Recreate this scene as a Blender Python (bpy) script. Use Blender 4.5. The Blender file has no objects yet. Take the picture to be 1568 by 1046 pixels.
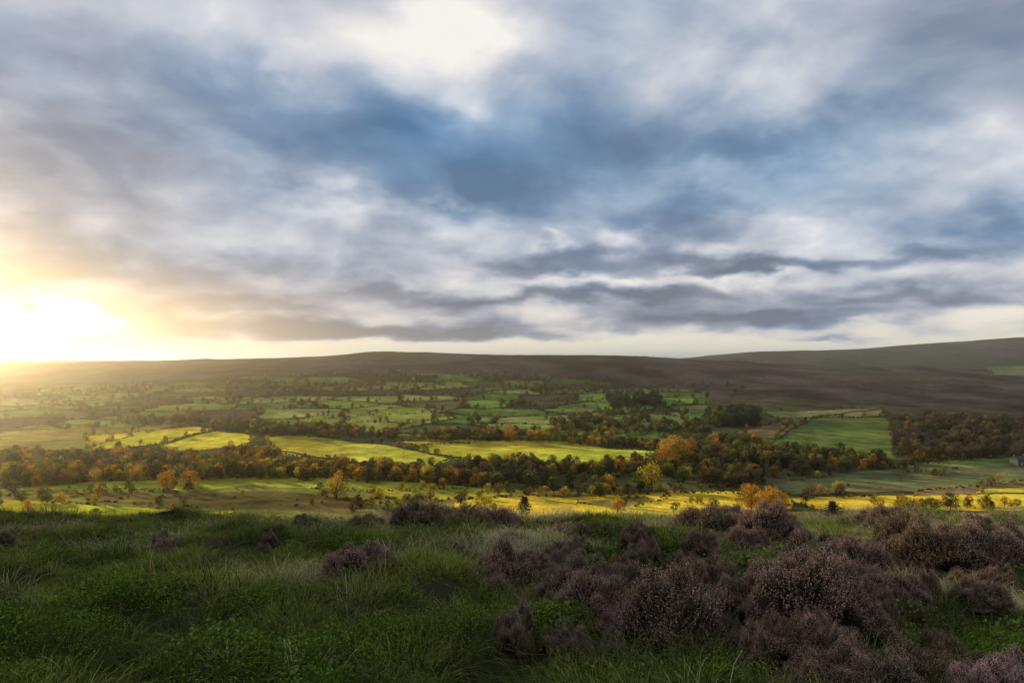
import bpy, math, numpy as np, random
from mathutils import Vector, Quaternion
rng=np.random.default_rng(7); random.seed(7)
scene=bpy.context.scene
scene.view_settings.view_transform='Standard'; scene.view_settings.look='None'; scene.view_settings.exposure=0
PW,PH,F,EYE=1568.,1046.,1045.,555.
SUN_AZ=math.radians(-47); SUN_EL=math.radians(8)

def lin(c):
    return tuple(((v/255.)/12.92 if v/255.<=.04045 else (((v/255.)+.055)/1.055)**2.4) for v in c)
def link_obj(o,parent=None):
    scene.collection.objects.link(o)
    if parent: o.parent=parent
    return o

# ---------------------------------------------------------------- noise
def _h(i,j,s): 
    v=np.sin(i*127.1+j*311.7+s*74.7)*43758.5453
    return v-np.floor(v)
def vn(x,y,s=0):
    xi=np.floor(x); yi=np.floor(y); fx=x-xi; fy=y-yi
    fx=fx*fx*fx*(fx*(fx*6-15)+10); fy=fy*fy*fy*(fy*(fy*6-15)+10)
    a=_h(xi,yi,s);b=_h(xi+1,yi,s);c=_h(xi,yi+1,s);d=_h(xi+1,yi+1,s)
    return (a+(b-a)*fx)*(1-fy)+(c+(d-c)*fx)*fy
def fbm(x,y,o=4,s=0):
    t=0;a=.5;n=0
    for k in range(o):
        t=t+a*vn(x*2**k+17.3*k,y*2**k-9.1*k,s+k); n+=a; a*=.5
    return t/n-.5
def sst(a,b,x):
    t=np.clip((x-a)/(b-a),0,1); return t*t*(3-2*t)

# ---------------------------------------------------------------- terrain height field
sky_x=np.array([-1600,0,300,440,600,780,960,1040,1300,1568,3000.])
h1_y =np.array([552,552,550,547,537,540.5,543,547,562,570,570.])
h2_x =np.array([-1600,700,1040,1130,1300,1440,1568,3000.])
h2_y =np.array([560,556,546.5,536,532,520,510,507.])
Yk_near=[-3000,-400,-100,-20,0,4,8,14,20,24,30,45,100,200,300,360,420,500,600,700,850,1000,1250,1500]
Zk_near=[120,48,16,1.8,-1.5,-2.05,-2.75,-3.75,-4.72,-5.7,-8,-15,-36,-59,-70.5,-75,-77.3,-79,-80,-80,-78,-72,-60,-46]
NT=3000
tmin=math.asinh(-300); tmax=math.asinh(1400)
tg=np.linspace(tmin,tmax,NT); ug=np.linspace(-1.3,1.3,131)
tab=np.zeros((len(ug),NT))
for i,u in enumerate(ug):
    px=784+u*F
    H1=(EYE-np.interp(px,sky_x,h1_y))/F*2500
    H2=(EYE-np.interp(px,h2_x,h2_y))/F*4200
    yk=Yk_near+[1800,2100,2500,2900,3300,4200,5200,9000,14000]
    zk=Zk_near+[-46+(H1+46)*.36,-46+(H1+46)*.70,H1,H1-22,-12,H2,H2-70,-100,-140]
    tab[i]=np.interp(tg,np.arcsinh(np.array(yk)/10.),zk)
dt=tg[1]-tg[0]; sg=.055/dt; k=np.exp(-.5*(np.arange(-int(3*sg),int(3*sg)+1)/sg)**2); k/=k.sum()
for i in range(len(ug)):
    p=np.pad(tab[i],len(k)//2,mode='edge'); tab[i]=np.convolve(p,k,'valid')
ku=np.array([1,3,5,3,1.])/13
tp=np.pad(tab,((2,2),(0,0)),mode='edge'); tab=sum(ku[j]*tp[j:j+len(ug)] for j in range(5))
def hum(X,Y): return .5-np.abs(2*fbm(X/1.7,Y/1.35,2,3))*1.9      # rounded tussocky mounds
def terrain(X,Y):
    X=np.asarray(X,float);Y=np.asarray(Y,float)
    u=np.clip(X/np.maximum(Y,300),-1.299,1.299)
    t=np.clip(np.arcsinh(Y/10.),tmin,tmax-1e-6)
    fi=(u-ug[0])/(ug[1]-ug[0]); ii=np.clip(fi.astype(int),0,len(ug)-2); fi=fi-ii
    fj=(t-tmin)/dt; jj=np.clip(fj.astype(int),0,NT-2); fj=fj-jj
    z=(tab[ii,jj]*(1-fi)+tab[ii+1,jj]*fi)*(1-fj)+(tab[ii,jj+1]*(1-fi)+tab[ii+1,jj+1]*fi)*fj
    near=1-sst(30,70,np.hypot(X,Y))
    z=z+near*(.55*fbm(X/1.6,Y/1.3,3,3)-.30*hum(X+3,Y)+.7*fbm(X/6.,Y/6.,2,9)+.24*fbm(X/.5,Y/.5,2,5))
    va=sst(150,400,Y)
    z=z+va*(6.0*fbm(X/150.,Y/110.,3,21)+1.4*fbm(X/38.,Y/38.,2,23))
    fa=sst(1100,1900,Y)*(1-sst(2250,2480,Y)*.8)
    z=z+fa*(34*fbm(X/420.,Y/520.,4,31))
    z=z+sst(2600,3600,Y)*12*fbm(X/900.,Y/700.,4,37)
    # added spur out of view on the left, shaped to shade the foreground
    r=np.hypot(X,Y)
    m=sst(0,1,(-X-.80*Y)/(4+.16*np.abs(Y)))*(1-sst(240,380,r))*sst(-25,8,Y)
    z=z*(1-m)+(-1+.135*r+1.5*fbm(X/14,Y/14,3,41))*m
    return z
YS=np.concatenate([np.geomspace(18,320,300),np.geomspace(322,6500,1700)])
def gp(px,py,ymin=0):
    """world XY where the sight line (bearing, dip) meets the valley ground"""
    u=(px-784)/F; s=(EYE-py)/F
    ys=YS[YS>max(ymin,200)]
    z=terrain(u*ys,ys); w=np.nonzero(s*ys<z)[0]
    i=w[0] if len(w) else len(ys)-1
    Y=ys[i]; return (u*Y,Y)
def poly(pts): return np.array([gp(a,b) for a,b in pts])
def inside(P,X,Y):
    r=np.zeros(X.shape,bool); n=len(P)
    for i in range(n):
        x1,y1=P[i];x2,y2=P[(i+1)%n]
        c=((y1>Y)!=(y2>Y))
        if y1!=y2: r^= c&(X<(x2-x1)*(Y-y1)/(y2-y1)+x1)
    return r

# ---------------------------------------------------------------- node helpers
class NB:
    def __init__(s,nt): s.nt=nt; s.n=nt.nodes; s.l=nt.links
    def new(s,t,**k):
        n=s.n.new(t)
        for a,b in k.items(): setattr(n,a,b)
        return n
    def put(s,sock,v):
        if isinstance(v,bpy.types.NodeSocket): s.l.new(v,sock)
        elif v is not None: sock.default_value=v
    def m(s,op,a,b=None,c=None,clamp=False):
        n=s.new('ShaderNodeMath',operation=op,use_clamp=clamp)
        s.put(n.inputs[0],a); s.put(n.inputs[1],b); s.put(n.inputs[2],c); return n.outputs[0]
    def v(s,op,a,b=None,c=None):
        n=s.new('ShaderNodeVectorMath',operation=op)
        s.put(n.inputs[0],a); s.put(n.inputs[1],b)
        if c is not None: s.put(n.inputs[2],c)
        return n.outputs['Value'] if op in('DOT_PRODUCT','LENGTH') else n.outputs[0]
    def scale(s,a,f):
        n=s.new('ShaderNodeVectorMath',operation='SCALE'); s.put(n.inputs[0],a); s.put(n.inputs['Scale'],f); return n.outputs[0]
    def noise(s,vec,scale,detail=4,rough=.5,dist=0,out='Fac'):
        n=s.new('ShaderNodeTexNoise'); s.put(n.inputs['Vector'],vec)
        n.inputs['Scale'].default_value=scale;n.inputs['Detail'].default_value=detail
        n.inputs['Roughness'].default_value=rough;n.inputs['Distortion'].default_value=dist
        return n.outputs[out]
    def mix(s,f,a,b,bt='MIX'):
        n=s.new('ShaderNodeMix',data_type='RGBA',blend_type=bt)
        s.put(n.inputs[0],f)
        for k,q in((6,a),(7,b)):
            if isinstance(q,tuple): q=tuple(q)+((1.,) if len(q)==3 else ())
            s.put(n.inputs[k],q)
        return n.outputs[2]
    def ramp(s,f,stops):
        n=s.new('ShaderNodeValToRGB'); s.put(n.inputs[0],f); e=n.color_ramp.elements
        e[0].position=stops[0][0]; e[0].color=(*stops[0][1],1)
        e[1].position=stops[-1][0]; e[1].color=(*stops[-1][1],1)
        for p,c in stops[1:-1]:
            q=e.new(p); q.color=(*c,1)
        return n.outputs[0]
    def mr(s,x,a,b,c,d):
        n=s.new('ShaderNodeMapRange'); s.put(n.inputs[0],x)
        for i,q in enumerate((a,b,c,d)): n.inputs[i+1].default_value=q
        return n.outputs[0]
def newmat(name):
    m=bpy.data.materials.new(name); m.use_nodes=True; m.node_tree.nodes.clear(); return m,NB(m.node_tree)

# ---------------------------------------------------------------- world sky
w=bpy.data.worlds.new("World"); scene.world=w; w.use_nodes=True; w.node_tree.nodes.clear()
w.cycles.sampling_method='MANUAL'; w.cycles.sample_map_resolution=512
b=NB(w.node_tree)
tc=b.new('ShaderNodeTexCoord').outputs['Generated']
D=b.v('NORMALIZE',tc)
sp=b.new('ShaderNodeSeparateXYZ'); b.put(sp.inputs[0],D); dx,dy,dz=sp.outputs
az=b.m('ARCTAN2',dx,dy); el=b.m('ARCSINE',dz)
elp=b.m('MAXIMUM',dz,0.0)
def plane(off):
    den=b.m('ADD',elp,off); cp=b.new('ShaderNodeCombineXYZ'); b.put(cp.inputs[0],b.m('DIVIDE',dx,den)); b.put(cp.inputs[1],b.m('DIVIDE',dy,den)); return cp.outputs[0]
P=plane(.07); P2=plane(.34)
n1=b.noise(P2,3.3,6,.50,.25)
n2=b.noise(P,.9,3,.45,.2)
nw=b.noise(P2,4.6,4,.52,0,'Color')
ca=b.new('ShaderNodeCombineXYZ'); b.put(ca.inputs[0],az); b.put(ca.inputs[1],el)
A0=ca.outputs[0]
damp=b.m('MINIMUM',b.m('MULTIPLY_ADD',elp,4.0,.12),1.0)
wv=b.scale(b.v('MULTIPLY',b.v('SUBTRACT',nw,(.5,.5,.5)),(.24,.14,0)),damp)
A=b.v('ADD',A0,wv)
def blob(acc,vec,px,py,rx,ry,amp):
    a=math.atan((px-784)/F); e=math.atan((EYE-py)/F*math.cos(a))
    ix=F/rx*1.0/ (math.cos(a)**2) ; iy=F/ry/math.cos(a)
    q=b.v('MULTIPLY_ADD',vec,(ix,iy,0),(-a*ix,-e*iy,0))
    d=b.v('DOT_PRODUCT',q,q)
    g=b.m('POWER',.36788,d)
    return b.m('MULTIPLY_ADD',g,amp,acc)
t=b.m('MULTIPLY_ADD',b.m('SUBTRACT',n1,.5),1.45,.59)
t=b.m('MULTIPLY_ADD',b.m('SUBTRACT',n2,.5),.35,t)
BL=[(690,50,110,60,.38),(480,85,110,45,.25),(410,105,40,40,.18),(60,15,160,45,.18),(540,10,120,40,.12),(720,155,50,25,.22),
(1020,75,90,45,.2),(1180,110,170,50,.08),(1380,60,220,60,.03),(1510,190,60,60,.18),(850,30,60,40,-.12),(1200,40,120,30,-.1),
(480,315,110,28,.25),(690,340,60,26,.28),(970,365,36,24,.36),(1080,385,36,16,.34),(850,370,20,12,.25),(1110,262,80,26,.2),(1280,345,90,22,.2),
(1010,432,220,10,.40),(150,450,160,14,.15),(60,345,120,25,.06),(560,435,120,12,.15),(1400,430,160,14,.22),
(300,150,140,60,-.34),(600,235,170,70,-.47),(900,235,150,60,-.42),(1230,205,160,50,-.42),(1000,325,200,30,-.36),(730,290,120,30,-.28),
(620,360,60,22,-.22),(850,405,130,17,-.55),(1150,404,90,14,-.55),(1540,345,80,40,-.42),(180,255,220,60,-.27),(1400,270,120,40,-.18),
(30,150,70,60,-.08),(30,300,140,50,-.2),(560,507,230,14,-.9),(350,470,170,13,-.5),(1180,487,210,13,-.8),(880,457,330,11,-.55),(1330,461,180,9,-.4),(350,405,180,24,-.38),(1300,404,260,12,-.38),(90,420,190,22,-.42),
(40,475,20,8,-.5),(130,528,190,8,-.8),(1500,484,140,20,.6),(880,533,800,12,.75),(1250,515,60,5,-.35),(200,546,300,5,.4)]
for q in BL: t=blob(t,A,*q)
bl=b.m('MULTIPLY_ADD',b.m('SUBTRACT',b.noise(P2,1.3,2,.5),.5),1.1,.22)
for q in [(620,215,260,100,.55),(1200,230,380,90,.5),(900,330,260,50,.15),(330,120,110,60,.2),(1568,340,160,60,.3),(30,80,80,60,.2),(1100,20,300,60,.1),(100,300,250,90,-.3),(780,480,900,80,-.25),(650,60,200,60,-.35)]:
    bl=blob(bl,A,*q)
bl=b.m('MINIMUM',b.m('MAXIMUM',bl,0.),1.)
r1=b.ramp(t,[(0,lin((78,122,162))),(.28,lin((108,150,190))),(.52,lin((150,182,211))),(.78,lin((206,221,235))),(1,lin((250,251,251)))])
r2=b.ramp(t,[(0,lin((112,120,138))),(.28,lin((140,147,164))),(.52,lin((177,180,193))),(.78,lin((216,215,220))),(1,lin((253,248,241)))])
col=b.mix(bl,r2,r1)
hz=b.m('POWER',.36788,b.m('POWER',b.m('DIVIDE',b.m('ABSOLUTE',el),.075),2.0))
brt=b.mr(t,.45,.85,0,1)
col=b.mix(b.m('MULTIPLY',hz,b.m('MULTIPLY',brt,.95)),col,lin((255,242,212)))
za=b.m('MULTIPLY',blob(0.0,A0,100,492,400,80,1.0),.5)
col=b.mix(za,col,lin((255,214,156)))
def addglow(col,vec,rx,ry,c,s,f=None):
    g=blob(0.0,vec,110,490,rx,ry,s)
    if f is not None: g=b.m('MULTIPLY',g,f)
    return b.mix(1.0,col,b.scale(c,g),'ADD')
A2=b.v('ADD',A0,b.scale(wv,.5))
lit=b.mr(t,.25,.62,.08,1.0)
col=addglow(col,A2,280,55,(.55,.36,.12),.32)
col=addglow(col,A2,150,22,(1.,.82,.5),.8,lit)
col=addglow(col,A2,42,12,(1.,.80,.5),28.,lit)
low=b.mr(dz,-.03,-.002,1,0)
col=b.mix(low,col,(.10,.10,.08))
skyn=b.new('ShaderNodeTexSky',sky_type='NISHITA'); skyn.sun_disc=False; skyn.sun_elevation=SUN_EL; skyn.sun_rotation=SUN_AZ
bg1=b.new('ShaderNodeBackground'); b.put(bg1.inputs[0],skyn.outputs[0]); bg1.inputs[1].default_value=.1
bg2=b.new('ShaderNodeBackground'); b.put(bg2.inputs[0],col); bg2.inputs[1].default_value=1.0
ms=b.new('ShaderNodeMixShader'); ms.inputs[0].default_value=.94
b.l.new(bg1.outputs[0],ms.inputs[1]); b.l.new(bg2.outputs[0],ms.inputs[2])
wo=b.new('ShaderNodeOutputWorld'); b.l.new(ms.outputs[0],wo.inputs[0])

# ---------------------------------------------------------------- sun
sl=bpy.data.lights.new("sun","SUN"); sl.energy=5; sl.angle=math.radians(.5); sl.color=(1,.81,.50)
so=link_obj(bpy.data.objects.new("sun",sl))
sd=Vector((math.sin(SUN_AZ)*math.cos(SUN_EL),math.cos(SUN_AZ)*math.cos(SUN_EL),math.sin(SUN_EL)))
so.rotation_euler=sd.to_track_quat('Z','Y').to_euler()
# ---------------------------------------------------------------- camera
cd=bpy.data.cameras.new("camera"); cd.sensor_width=36; cd.lens=24.0; cd.shift_y=(EYE-PH/2)/PW
cd.clip_start=.1; cd.clip_end=60000
co=link_obj(bpy.data.objects.new("camera",cd)); co.location=(0,0,0); co.rotation_euler=(math.pi/2,0,0); scene.camera=co

# ---------------------------------------------------------------- ground mesh
rows=np.concatenate([-np.geomspace(2500,3,36),np.linspace(-2.4,1.5,14),np.linspace(1.6,30,300),np.geomspace(30.2,320,90),np.geomspace(321,14000,700)])
uc=np.linspace(-.85,.85,700); ex=.85*np.geomspace(1.012,8,60)
us=np.concatenate([-ex[::-1],uc,ex])
wY=np.where(rows>0,rows+4,4+np.abs(rows))
X=us[None,:]*wY[:,None]; Y=np.repeat(rows[:,None],len(us),1)
Z=terrain(X,Y); R_,C_=X.shape
MOOR=(.052,.041,.032);ROUGH=(.075,.078,.030)
alb=np.zeros((R_,C_,3)); sw=np.zeros((R_,C_))
nlow=fbm(X/180,Y/180,3,51); nmid=fbm(X/30,Y/30,3,53)
moorm=sst(1150,1650,Y+500*fbm(X/500,Y/500,3,61)+np.clip(X/np.maximum(Y,1)-.1,0,1)*700)
mot=fbm(X/90,Y/200,4,63); mot2=fbm(X/300,Y/900,3,65)
mv=np.clip(1+2.8*mot+2.2*mot2,.25,2.4)
gr=sst(.02,.16,fbm(X/260,Y/420,3,67))
for c in range(3): alb[...,c]=ROUGH[c]*(1-moorm)*(1+nmid)+(MOOR[c]*mv*(1-gr*.6)+(.075,.076,.040)[c]*gr*.6)*moorm
sw[:]=.12*(1-moorm)
PWK=poly([(0,600),(200,590),(380,574),(560,570),(760,574),(900,582),(1080,600),(1085,650),(1000,672),(860,672),(640,668),(560,664),(330,655),(0,655)])
seeds=[]
for gy in np.arange(620,1950,100):
    for gx in np.arange(-1500,700,112):
        seeds.append((gx+.35*gy*.3+random.uniform(-40,40),gy+.10*gx+random.uniform(-34,34)))
seeds=np.array(seeds); scol=np.array([random.choice([(.10,.15,.035),(.13,.19,.05),(.09,.095,.04),(.20,.24,.06),(.13,.21,.035),(.07,.07,.035),(.06,.052,.03),(.21,.23,.07)]) for _ in seeds])
def vor(x,y):
    x=x.astype(np.float32);y=y.astype(np.float32)
    f1=np.full(x.shape,1e9,np.float32);f2=f1.copy();id1=np.zeros(x.shape,np.int32)
    for i,(a,c) in enumerate(seeds):
        ax=np.abs(x-np.float32(a));ay=np.abs(y-np.float32(c))
        d=np.maximum(ax*1.0+ay*.15,ay*1.05+ax*.2)
        lt=d<f1; f2=np.where(lt,f1,np.minimum(f2,d)); id1[lt]=i; f1=np.where(lt,d,f1)
    return f2-f1,id1
sel=inside(PWK,X,Y)
e,i1=vor(X[sel],Y[sel])
cc=scol[i1]*(1-.45*moorm[sel])[:,None]*(1+.8*nmid[sel])[:,None]; cc[e<6.0]=(.028,.032,.018)
alb[sel]=cc; sw[sel]=.22
YB_LIT=(.46,.40,.040);YG_LIT=(.33,.34,.045);DG=(.12,.14,.06);TAN=(.17,.13,.06);BRN=(.15,.11,.04);OL=(.17,.165,.045)
FIELDS=[  # sunshine painted in: lit fields get brighter colour and more tilt to sun
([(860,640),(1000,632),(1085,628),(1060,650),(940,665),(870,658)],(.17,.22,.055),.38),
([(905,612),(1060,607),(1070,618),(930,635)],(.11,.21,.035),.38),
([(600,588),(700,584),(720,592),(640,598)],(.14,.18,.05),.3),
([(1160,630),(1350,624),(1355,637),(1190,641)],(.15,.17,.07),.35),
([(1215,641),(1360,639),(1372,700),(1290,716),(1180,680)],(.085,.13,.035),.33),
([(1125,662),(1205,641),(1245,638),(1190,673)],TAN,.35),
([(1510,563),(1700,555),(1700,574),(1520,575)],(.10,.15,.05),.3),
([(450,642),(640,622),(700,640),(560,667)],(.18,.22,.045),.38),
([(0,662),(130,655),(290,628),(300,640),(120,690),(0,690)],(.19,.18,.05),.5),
([(130,668),(300,653),(332,657),(240,680),(140,690)],YB_LIT,.85),
([(244,682),(334,658),(392,668),(370,682),(270,694)],YB_LIT,.9),
([(400,668),(470,666),(560,678),(640,690),(690,702),(660,713),(560,709),(430,694)],YG_LIT,.85),
([(596,676),(640,674),(720,678),(640,682)],YB_LIT,.7),
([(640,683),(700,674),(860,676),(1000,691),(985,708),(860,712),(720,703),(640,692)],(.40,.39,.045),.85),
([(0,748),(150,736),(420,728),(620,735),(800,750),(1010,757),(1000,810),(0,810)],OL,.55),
([(0,750),(140,738),(420,730),(640,738),(760,748),(560,752),(400,744),(140,752)],YG_LIT,.9),
([(560,752),(760,748),(830,756),(700,764),(600,764)],YG_LIT,.85),
([(0,766),(130,772),(360,784),(330,797),(150,796),(0,784)],YB_LIT,.95),
([(430,800),(400,793),(560,797),(560,815),(420,815)],YB_LIT,.8),
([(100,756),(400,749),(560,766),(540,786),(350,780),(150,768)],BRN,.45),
([(700,766),(840,760),(1000,756),(1125,752),(1215,764),(1208,812),(700,812)],YB_LIT,.9),
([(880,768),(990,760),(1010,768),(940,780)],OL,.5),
([(1020,752),(1130,756),(1150,766),(1015,768)],YB_LIT,.9),
([(1215,764),(1400,758),(1700,754),(1700,783),(1240,779)],YB_LIT,1.0),
([(1200,784),(1700,787),(1700,815),(1200,815)],YB_LIT,.95),
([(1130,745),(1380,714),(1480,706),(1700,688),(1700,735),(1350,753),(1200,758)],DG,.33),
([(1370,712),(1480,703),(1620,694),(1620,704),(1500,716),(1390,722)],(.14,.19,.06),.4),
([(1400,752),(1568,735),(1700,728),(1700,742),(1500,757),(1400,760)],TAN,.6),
([(1500,748),(1700,738),(1700,745),(1500,756)],YB_LIT,.8),
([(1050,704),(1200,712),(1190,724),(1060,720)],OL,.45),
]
fpolys=[]
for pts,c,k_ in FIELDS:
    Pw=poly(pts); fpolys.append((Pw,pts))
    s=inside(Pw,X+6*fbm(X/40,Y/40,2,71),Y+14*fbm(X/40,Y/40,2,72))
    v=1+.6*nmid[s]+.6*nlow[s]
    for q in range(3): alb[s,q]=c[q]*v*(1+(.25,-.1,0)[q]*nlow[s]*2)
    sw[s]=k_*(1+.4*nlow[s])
nm=1-sst(60,280,np.hypot(X,Y))
for q,c in enumerate((.05,.056,.024)): alb[...,q]=alb[...,q]*(1-nm)+c*nm
sw*=1-nm
nv=R_*C_
me=bpy.data.meshes.new("ground"); me.vertices.add(nv)
me.vertices.foreach_set('co',np.stack([X,Y,Z],-1).astype(np.float32).ravel())
idx=np.arange(nv).reshape(R_,C_)
q=np.stack([idx[:-1,:-1],idx[:-1,1:],idx[1:,1:],idx[1:,:-1]],-1).reshape(-1,4)
me.loops.add(q.size); me.loops.foreach_set('vertex_index',q.ravel().astype(np.int32))
me.polygons.add(len(q)); me.polygons.foreach_set('loop_start',(np.arange(len(q))*4).astype(np.int32))
me.polygons.foreach_set('loop_total',np.full(len(q),4,np.int32))
me.polygons.foreach_set('use_smooth',np.ones(len(q),bool))
me.update()
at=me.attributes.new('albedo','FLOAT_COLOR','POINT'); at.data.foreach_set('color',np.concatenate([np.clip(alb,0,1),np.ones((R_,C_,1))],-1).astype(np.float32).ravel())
at=me.attributes.new('sun_tilt','FLOAT','POINT'); at.data.foreach_set('value',sw.astype(np.float32).ravel())
ground=link_obj(bpy.data.objects.new("ground",me))
m,b=newmat("pasture_and_moor")
ac=b.new('ShaderNodeAttribute',attribute_name='albedo').outputs['Color']; atilt=b.new('ShaderNodeAttribute',attribute_name='sun_tilt').outputs['Fac']
pos=b.new('ShaderNodeNewGeometry'); pp=pos.outputs['Position']
na=b.noise(pp,.05,6,.65); nb=b.noise(pp,.5,5,.6); nc=b.noise(pp,.012,4,.5)
f=b.m('MULTIPLY',b.mr(na,.3,.7,.5,1.5),b.m('MULTIPLY',b.mr(nb,.3,.7,.65,1.35),b.mr(nc,.3,.7,.75,1.25)))
hue=b.scale(ac,f)
hue=b.mix(b.mr(nb,.35,.65,0,.25),hue,b.mix(1.0,hue,(1.0,.8,.7),'MULTIPLY'))
bump=b.new('ShaderNodeBump'); bump.inputs['Strength'].default_value=.35; bump.inputs['Distance'].default_value=.6; b.put(bump.inputs['Height'],nb)
nn=b.v('NORMALIZE',b.v('ADD',bump.outputs[0],b.scale((sd.x,sd.y,0),atilt)))   # normals leaned sunward so chosen fields look sunlit
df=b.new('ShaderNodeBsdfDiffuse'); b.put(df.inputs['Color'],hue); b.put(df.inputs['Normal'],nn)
o=b.new('ShaderNodeOutputMaterial'); b.l.new(df.outputs[0],o.inputs[0])
me.materials.append(m)

# ---------------------------------------------------------------- foliage materials
def leafmat(name,c1,c2,trans=.35):
    m,b=newmat(name)
    oi=b.new('ShaderNodeObjectInfo').outputs['Random']
    c=b.mix(oi,c1,c2)
    ti=b.new('ShaderNodeAttribute',attribute_name='tint').outputs['Color']
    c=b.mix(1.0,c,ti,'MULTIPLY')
    d=b.new('ShaderNodeBsdfDiffuse'); b.put(d.inputs[0],c)
    tr=b.new('ShaderNodeBsdfTranslucent'); b.put(tr.inputs[0],c)
    mx=b.new('ShaderNodeMixShader'); mx.inputs[0].default_value=trans
    b.l.new(d.outputs[0],mx.inputs[1]); b.l.new(tr.outputs[0],mx.inputs[2])
    o=b.new('ShaderNodeOutputMaterial'); b.l.new(mx.outputs[0],o.inputs[0]); return m
def plain(name,c,sc=6.,c2=None):
    m,b=newmat(name); tcn=b.new('ShaderNodeTexCoord').outputs['Object']
    n=b.noise(tcn,sc,5,.6); cc=b.mix(b.mr(n,.3,.7,0,1),c,c2 or tuple(v*.55 for v in c))
    d=b.new('ShaderNodeBsdfDiffuse'); b.put(d.inputs[0],cc)
    o=b.new('ShaderNodeOutputMaterial'); b.l.new(d.outputs[0],o.inputs[0]); return m
BARK=plain("bark",(.10,.075,.055))
LEAF={'orange':leafmat("leaves_orange",(.58,.28,.03),(.45,.30,.05),.45),
'rust':leafmat("leaves_rust",(.30,.16,.05),(.22,.15,.055),.4),
'olive':leafmat("leaves_olive",(.15,.17,.040),(.22,.22,.05),.4),
'yellow':leafmat("leaves_yellow",(.52,.42,.04),(.46,.36,.04),.45),
'dark':leafmat("leaves_dark",(.045,.065,.025),(.08,.09,.035),.3),
'brown':leafmat("leaves_brown",(.13,.10,.065),(.11,.095,.055),.35)}

def build(name,V,Fc,mi,tint,mats):
    me=bpy.data.meshes.new(name); me.from_pydata(V,[],Fc)
    me.polygons.foreach_set('material_index',mi)
    a=me.attributes.new('tint','FLOAT_COLOR','FACE')
    a.data.foreach_set('color',np.array([(*x,1) for x in tint],np.float32).ravel())
    for m in mats: me.materials.append(m)
    me.update(); return me
def tube(V,Fc,mi,ti,p0,p1,r0,r1,n=5,mat=0):
    p0=Vector(p0);p1=Vector(p1); d=(p1-p0).normalized(); a=d.orthogonal().normalized(); c=d.cross(a); s=len(V)
    for p,r in((p0,r0),(p1,r1)):
        for k in range(n):
            t=2*math.pi*k/n; V.append(tuple(p+a*math.cos(t)*r+c*math.sin(t)*r))
    for k in range(n):
        Fc.append((s+k,s+(k+1)%n,s+n+(k+1)%n,s+n+k)); mi.append(mat); ti.append((1,1,1))
def rv(r): 
    v=Vector((r.gauss(0,1),r.gauss(0,1),r.gauss(0,1))); return v.normalized()
def leafquad(V,Fc,mi,ti,p,size,r,tv,mat=1,up=0):
    n=rv(r); n.z+=up; n.normalize(); a=n.orthogonal().normalized(); a.rotate(Quaternion(n,r.uniform(0,6.28))); c=n.cross(a)
    s=len(V); a*=size; c*=size*r.uniform(.5,.9)
    V.extend([tuple(p-a),tuple(p+c*.9),tuple(p+a),tuple(p-c)])
    Fc.append((s,s+1,s+2,s+3)); mi.append(mat); ti.append((tv,tv,tv))
def tree_geo(seed,h=10.,wd=8.,nl=650,ls=.38,low=.12):
    r=random.Random(seed); V=[];Fc=[];mi=[];ti=[]
    tube(V,Fc,mi,ti,(0,0,-.4),(r.uniform(-.2,.2),r.uniform(-.2,.2),h*.35),h*.028,h*.02,7)
    top=Vector((r.uniform(-.5,.5),r.uniform(-.5,.5),h*.75)); tube(V,Fc,mi,ti,(0,0,h*.34),top,h*.02,h*.006,5)
    lobes=[]
    nlb=r.randint(9,13)
    for i in range(nlb):
        a=i*2.4+r.uniform(-.4,.4); f=i/nlb
        zz=h*(low+.12+(.80-low)*f*.95); rad=wd*.5*(math.sin(math.pi*min(.95,.28+.62*f))**.8)*r.uniform(.45,.85)
        c=Vector((math.cos(a)*rad,math.sin(a)*rad,zz+r.uniform(-.4,.4)))
        lobes.append((c,wd*r.uniform(.15,.27),r.uniform(.6,1.25)))
        st=Vector((0,0,max(h*.15,zz*.55))); midp=(st+c)/2+Vector((0,0,-.1*h*r.random()))
        tube(V,Fc,mi,ti,st,midp,h*.011,h*.008,4); tube(V,Fc,mi,ti,midp,c,h*.008,h*.002,4)
        for _ in range(4):
            tube(V,Fc,mi,ti,c,c+rv(r)*wd*.2,h*.004,h*.001,3)
    lobes.append((top+Vector((0,0,h*.08)),wd*.2,1.1))
    for _ in range(nl):
        c,rr,tv=r.choice(lobes); d=rv(r); d.z*=.75; p=c+d*rr*(r.random()**.4)*r.uniform(.8,1.25)
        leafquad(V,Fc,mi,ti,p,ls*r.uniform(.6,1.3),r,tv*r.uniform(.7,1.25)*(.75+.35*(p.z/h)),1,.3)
    return V,Fc,mi,ti
def conifer_geo(seed,h=9.,wd=4.5,nl=900):
    r=random.Random(seed); V=[];Fc=[];mi=[];ti=[]
    tube(V,Fc,mi,ti,(0,0,-.3),(0,0,h*.96),h*.022,h*.003,6)
    for k in range(16):
        z=h*(.06+.88*k/16); L=wd*.5*(1-(k/16.8))**.62*(1 if k>2 else .8)
        for j in range(6):
            a=j*1.05+k*.7+r.uniform(-.3,.3); Lr=L*r.uniform(.55,1.2); e=Vector((math.cos(a)*Lr,math.sin(a)*Lr,z+.12*Lr))
            tube(V,Fc,mi,ti,(0,0,z),e,.03,.008,3); tv=r.uniform(.6,1.3)
            for _ in range(nl//96):
                f=r.uniform(.15,1.05); p=Vector((0,0,z)).lerp(e,f)+rv(r)*.22*h/9
                leafquad(V,Fc,mi,ti,p,.22*h/9*r.uniform(.7,1.3),r,tv,1,.2)
    return V,Fc,mi,ti
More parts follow.
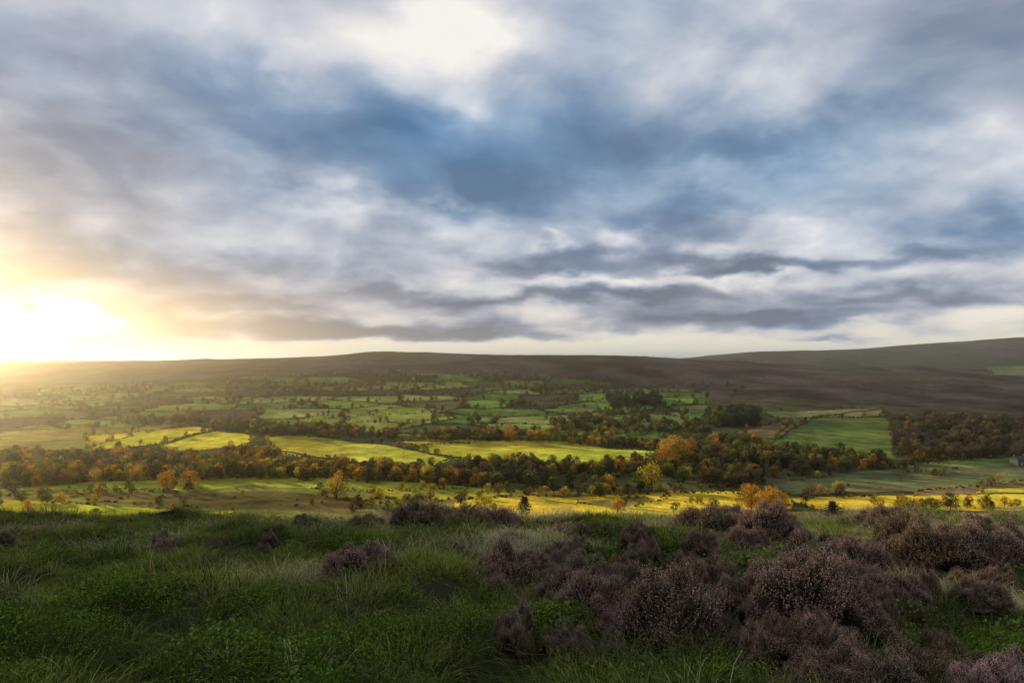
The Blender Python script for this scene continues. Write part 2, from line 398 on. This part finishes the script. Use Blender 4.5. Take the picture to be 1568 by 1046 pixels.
def bush_geo(seed,h=2.4,wd=3.2,nl=260,ls=.24):
    r=random.Random(seed); V=[];Fc=[];mi=[];ti=[]
    lobes=[(Vector((r.uniform(-.32,.32)*wd,r.uniform(-.32,.32)*wd,h*r.uniform(.3,.62))),wd*r.uniform(.15,.26),r.uniform(.65,1.25)) for _ in range(7)]
    for c,rr,tv in lobes: tube(V,Fc,mi,ti,(c.x*.2,c.y*.2,-.2),c,.06,.02,4)
    for _ in range(nl):
        c,rr,tv=r.choice(lobes); d=rv(r); p=c+d*rr*(r.random()**.4)*1.15; p.z=max(p.z,.05)
        leafquad(V,Fc,mi,ti,p,ls*r.uniform(.6,1.3),r,tv*r.uniform(.75,1.2),1,.3)
    return V,Fc,mi,ti
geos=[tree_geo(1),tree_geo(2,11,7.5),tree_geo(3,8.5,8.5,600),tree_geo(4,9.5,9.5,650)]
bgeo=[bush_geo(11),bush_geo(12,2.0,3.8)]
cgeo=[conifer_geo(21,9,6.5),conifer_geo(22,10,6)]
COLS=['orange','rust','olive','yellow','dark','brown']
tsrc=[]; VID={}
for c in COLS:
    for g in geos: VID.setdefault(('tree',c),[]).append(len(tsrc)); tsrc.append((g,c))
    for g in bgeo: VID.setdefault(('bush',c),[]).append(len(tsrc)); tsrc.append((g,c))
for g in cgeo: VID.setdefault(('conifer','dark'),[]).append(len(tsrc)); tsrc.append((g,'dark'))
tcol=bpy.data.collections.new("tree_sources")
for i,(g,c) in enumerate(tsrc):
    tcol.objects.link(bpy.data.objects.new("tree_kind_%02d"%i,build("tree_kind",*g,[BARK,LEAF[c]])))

def scatter(name,col,pts,vi,rot,scl):
    me=bpy.data.meshes.new(name); me.from_pydata([tuple(p) for p in pts],[],[])
    me.attributes.new('vi','INT','POINT').data.foreach_set('value',np.array(vi,np.int32))
    me.attributes.new('rot','FLOAT_VECTOR','POINT').data.foreach_set('vector',np.array(rot,np.float32).ravel())
    me.attributes.new('scl','FLOAT_VECTOR','POINT').data.foreach_set('vector',np.array(scl,np.float32).ravel())
    ob=link_obj(bpy.data.objects.new(name,me))
    ng=bpy.data.node_groups.new(name,'GeometryNodeTree')
    ng.interface.new_socket('Geometry',in_out='INPUT',socket_type='NodeSocketGeometry'); ng.interface.new_socket('Geometry',in_out='OUTPUT',socket_type='NodeSocketGeometry')
    n=ng.nodes; gi=n.new('NodeGroupInput'); go=n.new('NodeGroupOutput')
    ip=n.new('GeometryNodeInstanceOnPoints'); ci=n.new('GeometryNodeCollectionInfo'); ci.inputs['Collection'].default_value=col
    ci.inputs['Separate Children'].default_value=True; ci.inputs['Reset Children'].default_value=True
    ip.inputs['Pick Instance'].default_value=True
    def na(nm,dt):
        a=n.new('GeometryNodeInputNamedAttribute'); a.data_type=dt; a.inputs['Name'].default_value=nm; return [o for o in a.outputs if o.enabled][0]
    e2=n.new('FunctionNodeEulerToRotation')
    ng.links.new(gi.outputs[0],ip.inputs['Points']); ng.links.new(ci.outputs[0],ip.inputs['Instance'])
    ng.links.new(na('vi','INT'),ip.inputs['Instance Index']); ng.links.new(na('rot','FLOAT_VECTOR'),e2.inputs[0]); ng.links.new(e2.outputs[0],ip.inputs['Rotation'])
    ng.links.new(na('scl','FLOAT_VECTOR'),ip.inputs['Scale']); ng.links.new(ip.outputs[0],go.inputs[0])
    md=ob.modifiers.new("instances",'NODES'); md.node_group=ng; return ob

# ---------------------------------------------------------------- woods, hedgerows
TP=[];TV=[];TS=[]
def plant(x,y,kind,col,s):
    TP.append((x,y)); TV.append(random.choice(VID[(kind,col)])); TS.append(s)
def wpick(ws):
    return random.choices(list(ws.keys()),list(ws.values()))[0]
def wood(pts,area,ws,s0=.7,s1=1.1,clump=.0,kind='tree',bushp=.3):
    P=poly(pts); lo=P.min(0);hi=P.max(0); A=(hi-lo).prod(); n=int(min(A/area,16000))
    xs=rng.uniform(lo[0],hi[0],n); ys=rng.uniform(lo[1],hi[1],n)
    ok=inside(P,xs,ys)&(fbm(xs/45,ys/45,2,81)>clump-.5)
    for x,y in zip(xs[ok],ys[ok]):
        kk=kind if kind=='conifer' or random.random()>bushp else 'bush'
        cc=wpick(ws)
        if kk=='conifer': cc='dark'
        plant(x,y,kk,cc,random.uniform(s0,s1)*(1.15 if kk=='bush' else 1))
AUT={'orange':3.5,'rust':3,'olive':4.5,'yellow':1,'brown':4,'dark':1}
MIX={'orange':.8,'rust':2,'olive':4.5,'brown':5,'dark':3,'yellow':.3}
DRK={'dark':4,'brown':3,'olive':3}
wood([(0,722),(110,706),(230,710),(400,704),(440,712),(620,718),(780,738),(760,747),(600,741),(400,733),(200,738),(0,748)],48,AUT,.7,1.1,.24)
wood([(330,698),(420,698),(430,706),(340,708)],45,{'orange':2,'rust':4},.9,1.3,0)
wood([(0,700),(180,692),(300,697),(300,704),(120,708),(0,712)],80,AUT,.6,1.0,.28)
wood([(0,690),(130,690),(140,700),(0,704)],120,MIX,.6,1.0,.3)
wood([(310,650),(420,652),(560,662),(620,674),(480,670),(330,662)],65,MIX,.75,1.1,.18)
wood([(600,670),(760,664),(880,668),(1010,682),(1000,690),(860,678),(700,674)],55,AUT,.75,1.1,.18)
wood([(700,713),(860,715),(1000,711),(1060,700),(1180,698),(1240,724),(1140,748),(960,752),(830,747),(700,725)],60,MIX,.75,1.15,.27)
wood([(700,716),(860,717),(1000,714),(1010,722),(860,728),(700,724)],60,AUT,.65,1.0,.15)
wood([(1010,700),(1060,695),(1070,712),(1020,718)],50,{'orange':5,'rust':2},1.1,1.5,0)
wood([(1085,638),(1160,634),(1162,652),(1095,655)],60,{'dark':5,'olive':1},1.1,1.9,0,'tree',0)
wood([(1085,645),(1160,640),(1160,650),(1095,655)],300,{'dark':1},.9,1.3,0,'conifer',0)
wood([(930,612),(1015,614),(1005,626),(940,628)],110,{'dark':3,'brown':1},1.2,1.9,0)
wood([(840,648),(900,638),(960,646),(1080,654),(1090,668),(960,668),(850,660)],90,MIX,.75,1.1,.33)
wood([(1375,648),(1420,642),(1700,652),(1700,692),(1480,704),(1378,710)],60,{'rust':1.6,'brown':8,'dark':2,'olive':2},.8,1.35,.0)
wood([(1040,680),(1120,672),(1200,688),(1360,706),(1372,718),(1240,726),(1100,706)],60,MIX,.75,1.1,.24)
wood([(1130,768),(1215,770),(1215,782),(1140,782)],55,{'orange':3,'yellow':2,'rust':1},.55,.85,0)
wood([(1020,770),(1130,766),(1130,778),(1030,784)],90,{'olive':3,'orange':1,'yellow':1},.3,.5,.3)
wood([(1300,774),(1560,770),(1560,778),(1300,782)],60,{'olive':3,'orange':2,'yellow':1,'brown':1},.4,.65,.38)
wood([(740,752),(1010,750),(1010,762),(740,760)],55,AUT,.4,.8,.36,bushp=.5)
wood([(640,742),(740,745),(740,758),(640,752)],90,AUT,.4,.7,.35,bushp=.5)
wood([(0,748),(560,742),(600,760),(560,788),(0,772)],230,{'orange':3,'olive':3,'rust':2,'brown':4},.3,.75,.43,bushp=.65)
wood([(560,760),(760,762),(760,800),(560,800)],120,{'orange':1,'olive':4,'rust':2,'brown':5},.35,.8,.36,bushp=.6)
wood([(1190,730),(1380,722),(1500,730),(1350,745),(1220,752)],600,MIX,.5,.8,.4,bushp=.5)
lo=PWK.min(0);hi=PWK.max(0); xs=rng.uniform(lo[0],hi[0],240000); ys=rng.uniform(lo[1],hi[1],240000)
ok=inside(PWK,xs,ys); xs=xs[ok];ys=ys[ok]; e,_i=vor(xs,ys); ok=(e<3.0)&(fbm(xs/120,ys/120,2,91)>-.26); xs=xs[ok][:8500];ys=ys[ok][:8500]
for x,y in zip(xs,ys): plant(x,y,'tree' if random.random()<.09 else 'bush',wpick(DRK if random.random()<.8 else MIX),random.uniform(.5,.9))
xs=rng.uniform(lo[0],hi[0],100); ys=rng.uniform(lo[1],hi[1],100); ok=inside(PWK,xs,ys)
for x,y in zip(xs[ok],ys[ok]): plant(x,y,'tree',wpick(DRK),random.uniform(.5,.9))
xs=rng.uniform(lo[0],hi[0],9000); ys=rng.uniform(lo[1],hi[1],9000); ok=inside(PWK,xs,ys)&(fbm(xs/70,ys/110,2,93)>.21)
for x,y in zip(xs[ok],ys[ok]): plant(x,y,'tree',wpick(DRK if random.random()<.7 else MIX),random.uniform(.6,1.1))
wood([(300,590),(900,568),(1150,585),(1150,620),(900,600),(320,625)],1800,DRK,.7,1.2,.5)
for Pw,pts in fpolys:
    for (x0,y0),(x1,y1),(a,bb),(c,d) in zip(Pw,np.roll(Pw,-1,0),pts,pts[1:]+pts[:1]):
        if max(a,c)>1600 or (a<=0 and c<=0) or max(bb,d)>800: continue
        L=math.hypot(x1-x0,y1-y0); k=int(L/2.6); dens=random.choice([.45,.65,.9])
        near=min(bb,d)>744
        if near: dens*=.6
        ph=random.uniform(0,99)
        for j in range(k):
            f=(j+random.random())/k
            if vn(np.array([f*L/22+ph]),np.array([0.]),5)[0]>dens+.15: continue
            plant(x0+(x1-x0)*f+random.gauss(0,1.2),y0+(y1-y0)*f+random.gauss(0,1.2),'tree' if random.random()<.10 else 'bush',wpick(MIX if bb<660 else AUT),random.uniform(.4,.75))
for px in (974,985,990,1001): 
    u=(px-784)/F; plant(u*2490,2490,'bush','dark',random.uniform(1.2,1.8))
TP=np.array(TP); tz=terrain(TP[:,0],TP[:,1])
n=len(TP); rot=np.stack([rng.normal(0,.04,n),rng.normal(0,.04,n),rng.uniform(0,6.28,n)],-1)
s=np.array(TS); scl=np.stack([s*rng.uniform(.85,1.2,n),s*rng.uniform(.85,1.2,n),s*rng.uniform(.85,1.15,n)],-1)
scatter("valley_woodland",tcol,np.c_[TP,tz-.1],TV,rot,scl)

STONE=plain("gritstone",(.20,.18,.15),3.); WALLM=plain("weathered_wall_stone",(.11,.10,.075),1.)
def wall(pts,name="stone_wall",h=1.0,wd=.6):
    P=[gp(*p) for p in pts]; V=[];Fc=[]; path=[]
    for (x0,y0),(x1,y1) in zip(P,P[1:]):
        L=math.hypot(x1-x0,y1-y0); k=max(2,int(L/2.5))
        for j in range(k): path.append((x0+(x1-x0)*j/k,y0+(y1-y0)*j/k))
    path.append(P[-1]); pa=np.array(path); d=np.gradient(pa,axis=0); d/=np.linalg.norm(d,axis=1)[:,None]; nrm=np.c_[-d[:,1],d[:,0]]; z=terrain(pa[:,0],pa[:,1])
    for i in range(len(pa)):
        hh=h*random.uniform(.7,1.15)
        for sx,zz in((-.5,-.4),(-.32,hh),(.32,hh),(.5,-.4)): V.append((pa[i,0]+nrm[i,0]*sx*wd,pa[i,1]+nrm[i,1]*sx*wd,z[i]+zz))
    for i in range(len(pa)-1):
        for k in range(3): Fc.append((4*i+k,4*i+k+1,4*i+5+k,4*i+4+k))
    Fc.append((0,1,2,3)); e=4*(len(pa)-1); Fc.append((e+3,e+2,e+1,e))
    me=bpy.data.meshes.new(name); me.from_pydata(V,[],Fc); me.materials.append(WALLM); link_obj(bpy.data.objects.new(name,me))
for pts in [[(150,691),(245,681),(334,657)],[(370,683),(420,690),(560,710)],[(560,678),(640,691),(720,705),(860,714),(985,710)],
 [(600,675),(720,680)],[(1190,673),(1245,638),(1352,624)],[(1360,638),(1373,700)],[(1200,783),(1400,784),(1600,786)],
 [(870,658),(1000,632)],[(560,667),(700,640)],[(930,635),(1070,618)]]:
    wall(pts)

# boulders on the moor, sheep in the pasture
def blobmesh(V,Fc,mi,ti,c,r3,seed,amp,mat=0,nu=8,nvv=6):
    r=random.Random(seed); s=len(V)
    for j in range(nvv+1):
        for i in range(nu):
            a=2*math.pi*i/nu; p=math.pi*j/nvv; k=1+r.uniform(-amp,amp)
            V.append((c[0]+r3[0]*math.cos(a)*math.sin(p)*k,c[1]+r3[1]*math.sin(a)*math.sin(p)*k,c[2]+r3[2]*math.cos(p)*(1 if j in(0,nvv) else k)))
    for j in range(nvv):
        for i in range(nu):
            Fc.append((s+j*nu+i,s+(j+1)*nu+i,s+(j+1)*nu+(i+1)%nu,s+j*nu+(i+1)%nu)); mi.append(mat); ti.append((1,1,1))
V=[];Fc=[];mi=[];ti=[]
for _ in range(90):
    px,py=random.choice([(random.uniform(1170,1330),random.gauss(590,3)),(random.uniform(1100,1500),random.uniform(580,606))]); x,y=gp(px,py); z=float(terrain(np.array([x]),np.array([y]))[0]); sz=random.uniform(.6,1.4)
    blobmesh(V,Fc,mi,ti,(x,y,z+sz*.1),(sz,sz*.8,sz*.6),_,.25)
link_obj(bpy.data.objects.new("gritstone_boulders",build("gritstone_boulders",V,Fc,mi,ti,[plain("boulder_stone",(.20,.19,.17),1.)])))
WOOL=plain("wool",(.62,.58,.50),4.,(.5,.46,.4)); FACE=plain("sheep_face",(.06,.05,.045))
V=[];Fc=[];mi=[];ti=[]; blobmesh(V,Fc,mi,ti,(0,0,.68),(.56,.27,.30),1,.06,0,10,8); blobmesh(V,Fc,mi,ti,(.42,0,.74),(.22,.15,.17),2,.04,0); blobmesh(V,Fc,mi,ti,(.68,0,.66),(.15,.075,.085),3,.03,1)
for sy in(-.1,.1): blobmesh(V,Fc,mi,ti,(.58,sy,.74),(.03,.07,.02),4,0,1,5,3)
for sx in(-.34,.32):
    for sy in(-.13,.13): tube(V,Fc,mi,ti,(sx,sy,.5),(sx-.03,sy,.25),.05,.03,5,1); tube(V,Fc,mi,ti,(sx-.03,sy,.25),(sx,sy,0),.03,.028,5,1)
shm=build("sheep",V,Fc,mi,ti,[WOOL,FACE]); fl=link_obj(bpy.data.objects.new("sheep_flock",None))
for _ in range(18):
    px,py=random.choice([(random.uniform(1215,1350),random.uniform(645,690)),(random.uniform(480,640),random.uniform(680,700))]); x,y=gp(px,py)
    o_=bpy.data.objects.new("sheep_%d"%_,shm); link_obj(o_,fl); o_.location=(x,y,float(terrain(np.array([x]),np.array([y]))[0])); o_.rotation_euler=(0,0,random.uniform(0,6.28))

def indiv(name,g,col,px,py,hpx,hbase,rz=0):
    x,y=gp(px,py); z=float(terrain(np.array([x]),np.array([y]))[0]); s=hpx/F*y/hbase
    ob=link_obj(bpy.data.objects.new(name,build(name,*g,[BARK,LEAF[col]]))); ob.location=(x,y,z-.05); ob.scale=(s,s,s); ob.rotation_euler=(0,0,rz); return ob
gbig=[tree_geo(101,10,10,1500,.27),tree_geo(102,10,9,1500,.27),tree_geo(103,10,11,1500,.27)]
indiv("oak_tree",gbig[0],'orange',515,764,38,10)
indiv("oak_tree",gbig[1],'orange',256,752,32,10)
indiv("oak_tree",gbig[2],'orange',291,749,30,10)
indiv("beech_tree",gbig[1],'yellow',998,752,44,10)
indiv("beech_tree",gbig[0],'orange',1030,716,52,10)
indiv("beech_tree",gbig[2],'orange',1018,722,40,10)
indiv("beech_tree",gbig[2],'orange',1150,782,42,10)
indiv("beech_tree",gbig[0],'orange',1178,788,44,10)
indiv("beech_tree",gbig[1],'orange',1200,786,30,10)
indiv("birch_tree",gbig[1],'yellow',742,790,34,10)
indiv("birch_tree",gbig[0],'orange',945,786,26,10)
indiv("birch_tree",gbig[0],'yellow',1283,757,22,10)
indiv("ash_tree",gbig[0],'dark',1455,783,30,10)
indiv("ash_tree",gbig[2],'olive',1425,782,22,10)
indiv("hawthorn_tree",gbig[2],'orange',1384,782,24,10)
indiv("hawthorn_tree",gbig[1],'dark',1288,697,20,10)
indiv("hawthorn_tree",gbig[1],'orange',780,676,24,10)
indiv("hawthorn_tree",gbig[0],'brown',1560,705,28,10)
indiv("hawthorn_tree",gbig[2],'brown',640,794,40,10)
indiv("hawthorn_tree",gbig[1],'olive',610,794,30,10)
gcon=[conifer_geo(31,9,9,2600),conifer_geo(32,9,8.5,2600)]
indiv("pine_tree",gcon[0],'dark',803,792,34,9)
indiv("pine_tree",gcon[1],'dark',1518,785,20,9)

def box(name,x0,x1,y0,y1,z0,z1,mat,parent):
    V=[(x,y,z) for z in(z0,z1) for y in(y0,y1) for x in(x0,x1)]
    Fc=[(0,2,3,1),(4,5,7,6),(0,1,5,4),(2,6,7,3),(0,4,6,2),(1,3,7,5)]
    me=bpy.data.meshes.new(name); me.from_pydata(V,[],Fc); me.materials.append(mat); return link_obj(bpy.data.objects.new(name,me),parent)
SLATE=plain("slate",(.10,.10,.11),2.); GLASS=plain("dark_glass",(.03,.035,.04)); PAINT=plain("white_paint",(.7,.7,.68))
fx,fy=gp(1560,712); fz=float(terrain(np.array([fx]),np.array([fy]))[0])
fh=link_obj(bpy.data.objects.new("stone_farmhouse",None)); fh.location=(fx,fy,fz); fh.rotation_euler=(0,0,.35)
box("walls",-6,6,-3.2,3.2,-1,4.8,STONE,fh)
me=bpy.data.meshes.new("roof"); me.from_pydata([(-6.3,-3.6,4.75),(6.3,-3.6,4.75),(6.3,3.6,4.75),(-6.3,3.6,4.75),(-6.3,0,7.3),(6.3,0,7.3)],[],[(0,1,5,4),(2,3,4,5),(0,4,3),(1,2,5),(0,3,2,1)]); me.materials.append(SLATE); link_obj(bpy.data.objects.new("roof",me),fh)
for k,xx in enumerate((-5.4,5.0)): box("chimney_%d"%k,xx-.4,xx+.4,-.4,.4,6.5,8.3,STONE,fh)
for k,xx in enumerate((-4,-1.5,1.5,4)):
    for j,zz in enumerate((1.0,3.2)):
        if k==1 and j==0: continue
        box("window_%d%d"%(k,j),xx-.5,xx+.5,-3.24,-3.17,zz,zz+1.1,GLASS,fh); box("sill_%d%d"%(k,j),xx-.6,xx+.6,-3.32,-3.17,zz-.15,zz-.005,PAINT,fh)
box("door",-2,-1,-3.25,-3.17,0,2.1,PAINT,fh)

# ---------------------------------------------------------------- haze in the valley air
me=bpy.data.meshes.new("valley_haze")
bx=[(-6000,260),(6000,260),(6000,9000),(-6000,9000)]
V=[(x,y,-200) for x,y in bx]+[(x,y,110) for x,y in bx]
me.from_pydata(V,[],[(3,2,1,0),(4,5,6,7),(0,1,5,4),(1,2,6,5),(2,3,7,6),(3,0,4,7)])
m,b=newmat("haze"); m.cycles.homogeneous_volume=True
vs=b.new('ShaderNodeVolumeScatter'); vs.inputs['Color'].default_value=(1,.86,.62,1); vs.inputs['Density'].default_value=1.3e-4; vs.inputs['Anisotropy'].default_value=.86
o=b.new('ShaderNodeOutputMaterial'); b.l.new(vs.outputs[0],o.inputs['Volume']); me.materials.append(m)
link_obj(bpy.data.objects.new("valley_haze",me))

# ---------------------------------------------------------------- heather bushes
HM=leafmat("heather",(.42,.295,.235),(.34,.255,.19),.22); HM2=leafmat("heather_faded",(.33,.24,.17),(.27,.21,.13),.22); HST=plain("heather_stem",(.07,.05,.035)); HP=leafmat("heather_bloom",(.70,.47,.44),(.6,.44,.38),.25)
def heather(seed,n=3600,rad=.5,h=.50,mt=None):
    r=random.Random(seed); V=[];Fc=[];mi=[];ti=[]
    for _ in range(n):
        a=r.uniform(0,6.28); rr=rad*math.sqrt(r.random())*(1+.18*math.sin(3*a+seed)+.1*math.sin(5*a)); x=math.cos(a)*rr;y=math.sin(a)*rr
        H=h*(max(.03,1-min(1,(rr/rad)**2.4)))**.5*(.85+.3*math.sin(x*11+seed)*math.cos(y*10+seed*2))
        L=r.uniform(.06,.13); d=Vector((x/rad*.9,y/rad*.9,1)).normalized()+rv(r)*.25; d.normalize()
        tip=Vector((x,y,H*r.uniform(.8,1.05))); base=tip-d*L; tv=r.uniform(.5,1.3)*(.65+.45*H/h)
        s=len(V); sdv=d.orthogonal().normalized()*.0018; V.extend([tuple(base-sdv-d*.12),tuple(base+sdv-d*.12),tuple(tip)]); Fc.append((s,s+1,s+2)); mi.append(1); ti.append((1,1,1))
        pk=r.random()
        for k in range(6):
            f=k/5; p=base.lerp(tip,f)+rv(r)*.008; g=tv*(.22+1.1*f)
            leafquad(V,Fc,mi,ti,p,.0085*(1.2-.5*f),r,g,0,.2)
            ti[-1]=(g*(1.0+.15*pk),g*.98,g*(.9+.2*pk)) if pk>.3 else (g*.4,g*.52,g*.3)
    return build("heather",V,Fc,mi,ti,[mt or HM,HST])
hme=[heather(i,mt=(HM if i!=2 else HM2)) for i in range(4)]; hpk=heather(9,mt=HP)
HB=[]
def hb(px,py,wpx,asp=1.0,mesh=None):
    u=(px-784)/F; s=(EYE-py)/F; ys=np.geomspace(2.2,40,500); z=terrain(u*ys,ys); i=np.nonzero(s*ys<z)[0]
    if not len(i): return
    Yv=ys[i[0]]; Xv=u*Yv; sz=wpx/F*Yv
    ob=link_obj(bpy.data.objects.new("heather_bush",mesh or random.choice(hme))); ob.location=(Xv,Yv,float(terrain(np.array([Xv]),np.array([Yv]))[0])-.04)
    hzz=max(min(sz,1.3)*asp*random.uniform(1.0,1.25),.5)
    ob.scale=(sz,sz*random.uniform(.9,1.2),hzz); ob.rotation_euler=(0,0,random.uniform(0,6.28)); HB.append((Xv,Yv,sz*.5))
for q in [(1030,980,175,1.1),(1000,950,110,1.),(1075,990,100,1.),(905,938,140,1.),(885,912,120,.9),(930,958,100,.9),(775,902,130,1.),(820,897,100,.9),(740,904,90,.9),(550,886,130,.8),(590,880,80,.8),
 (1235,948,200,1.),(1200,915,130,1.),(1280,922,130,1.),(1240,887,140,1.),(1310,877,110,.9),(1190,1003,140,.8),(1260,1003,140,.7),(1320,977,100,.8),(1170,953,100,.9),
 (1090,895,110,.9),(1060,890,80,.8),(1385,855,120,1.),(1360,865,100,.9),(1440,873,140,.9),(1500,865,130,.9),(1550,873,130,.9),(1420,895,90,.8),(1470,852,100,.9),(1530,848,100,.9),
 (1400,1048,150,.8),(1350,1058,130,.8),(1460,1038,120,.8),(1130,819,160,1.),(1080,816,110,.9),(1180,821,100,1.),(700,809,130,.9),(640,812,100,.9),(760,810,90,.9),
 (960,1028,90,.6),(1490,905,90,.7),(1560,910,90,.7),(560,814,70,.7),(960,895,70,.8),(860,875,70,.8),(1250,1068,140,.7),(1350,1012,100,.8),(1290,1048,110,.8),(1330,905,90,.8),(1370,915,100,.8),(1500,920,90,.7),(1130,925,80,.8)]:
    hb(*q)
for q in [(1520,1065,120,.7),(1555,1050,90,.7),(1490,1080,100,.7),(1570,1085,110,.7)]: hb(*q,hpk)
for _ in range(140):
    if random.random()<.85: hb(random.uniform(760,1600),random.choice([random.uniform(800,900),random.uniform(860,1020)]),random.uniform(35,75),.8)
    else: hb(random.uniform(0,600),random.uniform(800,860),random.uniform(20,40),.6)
HB=np.array(HB)

# ---------------------------------------------------------------- foreground plants
def tuft(seed,nb,h0,h1,spread,wd,lean,flop=.6,mat=None,name="tuft",tipstraw=.2):
    r=random.Random(seed); V=[];Fc=[];mi=[];ti=[]
    for _ in range(nb):
        a=r.uniform(0,6.28); rr=spread*math.sqrt(r.random()); b0=Vector((math.cos(a)*rr,math.sin(a)*rr,-.03))
        a2=a+r.gauss(0,.7); d=Vector((math.cos(a2),math.sin(a2),0)); h=r.uniform(h0,h1); L=lean*r.uniform(.2,1.2)
        sd_=Vector((-d.y,d.x,0)); sd_.rotate(Quaternion((0,0,1),r.uniform(-.8,.8))); w0=wd*r.uniform(.7,1.2); s=len(V); tv=r.uniform(.5,1.35); st=r.random()<tipstraw
        for k,f in enumerate((0,.4,.75,1)):
            p=b0+d*(h*L*f**1.8)+Vector((0,0,h*(f-flop*L*f**3*.55)))
            ww=w0*(1-f*.85); V.append(tuple(p-sd_*ww)); V.append(tuple(p+sd_*ww))
        for k in range(3):
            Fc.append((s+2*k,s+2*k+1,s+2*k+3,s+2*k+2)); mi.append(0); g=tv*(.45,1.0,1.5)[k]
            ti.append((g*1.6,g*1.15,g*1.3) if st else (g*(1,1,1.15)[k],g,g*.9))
    return build(name,V,Fc,mi,ti,[mat])
G1=leafmat("grass_green",(.15,.24,.045),(.25,.29,.055),.4); G2=leafmat("grass_pale",(.36,.39,.22),(.42,.40,.23),.4); G3=leafmat("moss_green",(.21,.31,.04),(.12,.20,.03),.38)
G4=leafmat("grass_dark",(.09,.14,.04),(.14,.165,.05),.35)
gcol=bpy.data.collections.new("grass_sources"); gi_=0
def addsrc(me,col,pre):
    global gi_
    ob=bpy.data.objects.new("%s_%02d"%(pre,gi_),me); gi_+=1; col.objects.link(ob)
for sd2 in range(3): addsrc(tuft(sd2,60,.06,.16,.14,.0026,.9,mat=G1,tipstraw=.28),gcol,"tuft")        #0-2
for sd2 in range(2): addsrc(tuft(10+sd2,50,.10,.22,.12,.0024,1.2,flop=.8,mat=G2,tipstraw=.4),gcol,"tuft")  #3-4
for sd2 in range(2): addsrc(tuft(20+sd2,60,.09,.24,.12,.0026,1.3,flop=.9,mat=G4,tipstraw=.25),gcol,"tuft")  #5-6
def leafy(seed,n,h,rad,ls,mat):
    r=random.Random(seed); V=[];Fc=[];mi=[];ti=[]
    for _ in range(n):
        a=r.uniform(0,6.28); rr=rad*math.sqrt(r.random()); p=Vector((math.cos(a)*rr,math.sin(a)*rr,h*(1-(rr/rad)**2)*r.uniform(.35,1.05)))
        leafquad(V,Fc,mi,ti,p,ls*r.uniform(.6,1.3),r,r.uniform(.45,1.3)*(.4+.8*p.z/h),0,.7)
    return build("leafy",V,Fc,mi,ti,[mat])
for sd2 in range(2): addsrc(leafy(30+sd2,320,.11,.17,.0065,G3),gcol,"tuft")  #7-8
N=38000
uu=rng.uniform(-1.0,1.0,N); q_=rng.random(N); yy=(2.0**1.25+q_*(34.**1.25-2.0**1.25))**(1/1.25)
xx=uu*(yy+1.5)
keep=np.ones(N,bool)
for hx,hy,hr in HB: keep&=((xx-hx)**2+(yy-hy)**2>(hr*.85)**2)
xx=xx[keep];yy=yy[keep];N=len(xx)
zz=terrain(xx,yy)
sm=sum(terrain(xx+.6*math.cos(a),yy+.6*math.sin(a)) for a in np.arange(6)*1.047)/6; cvx=zz-sm     # + on mounds, - in hollows
pal=fbm(xx/2.2,yy/1.8,3,101)+.17*np.exp(-((yy-11)/2.5)**2)*(xx<1)+.05*(yy>15)+.14*((xx/yy>.5)&(yy>13))-.06*(yy<6); mos=fbm(xx/1.1,yy/1.1,3,105)
vi=np.where(pal>.17,rng.integers(3,5,N),np.where((mos>.05)&(cvx>0)&(yy<14),rng.integers(7,9,N),np.where((cvx<.0)|(fbm(xx/.8,yy/.8,2,107)>.1),rng.integers(5,7,N),rng.integers(0,3,N))))  # dark tufts in hollows paint in their shade, bright moss on mounds
swap=rng.random(N)<.18; vi[swap]=rng.choice([0,1,2,5,6,5,3],swap.sum())
sca=rng.uniform(.6,1.3,N)*(1+.015*yy)*np.where(vi>=7,1.2,1)*(1+1.1*fbm(xx/.55,yy/.55,2,109))
rot=np.stack([rng.normal(0,.22,N),rng.normal(0,.22,N),rng.uniform(0,6.28,N)],-1)
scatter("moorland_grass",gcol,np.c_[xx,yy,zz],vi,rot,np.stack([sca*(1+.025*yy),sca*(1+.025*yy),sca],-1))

def shrub(seed,n=260,h=1.0,w_=1.3,leaf=500):
    r=random.Random(seed); V=[];Fc=[];mi=[];ti=[]
    for _ in range(n):
        a=r.uniform(0,6.28); rr=r.random()**.6; e=Vector((math.cos(a)*w_*.5*rr,math.sin(a)*w_*.5*rr,h*r.uniform(.5,1)*math.sqrt(1.05-rr*rr)))
        mp=e*.5+Vector((0,0,.1)); tube(V,Fc,mi,ti,(0,0,-.1),mp,.012,.008,3); tube(V,Fc,mi,ti,mp,e,.008,.002,3)
        for _k in range(leaf//n+1): leafquad(V,Fc,mi,ti,e+rv(r)*.1,.022,r,r.uniform(.5,1.3),1,.2)
    return V,Fc,mi,ti
def brow(px,Yv,g,col,s,name):
    Xv=(px-784)/F*Yv; ob=link_obj(bpy.data.objects.new(name,build(name,*g,[BARK,LEAF[col]]))); ob.location=(Xv,Yv,float(terrain(np.array([Xv]),np.array([Yv]))[0])); ob.scale=(s,s,s*.8)
sh=[shrub(1),shrub(2,200,1.,1.4,600)]
brow(625,25,sh[0],'olive',1.5,"bramble_bush"); brow(660,24.5,sh[1],'brown',1.4,"bramble_bush"); brow(600,24,sh[1],'brown',1.0,"bramble_bush"); brow(1075,23,sh[0],'brown',.8,"bramble_bush"); brow(1392,23,sh[1],'yellow',1.0,"gorse_bush"); brow(1420,24,sh[0],'olive',.8,"gorse_bush"); brow(1275,23,conifer_geo(41,1,1.1,900),'dark',.9,"pine_sapling")
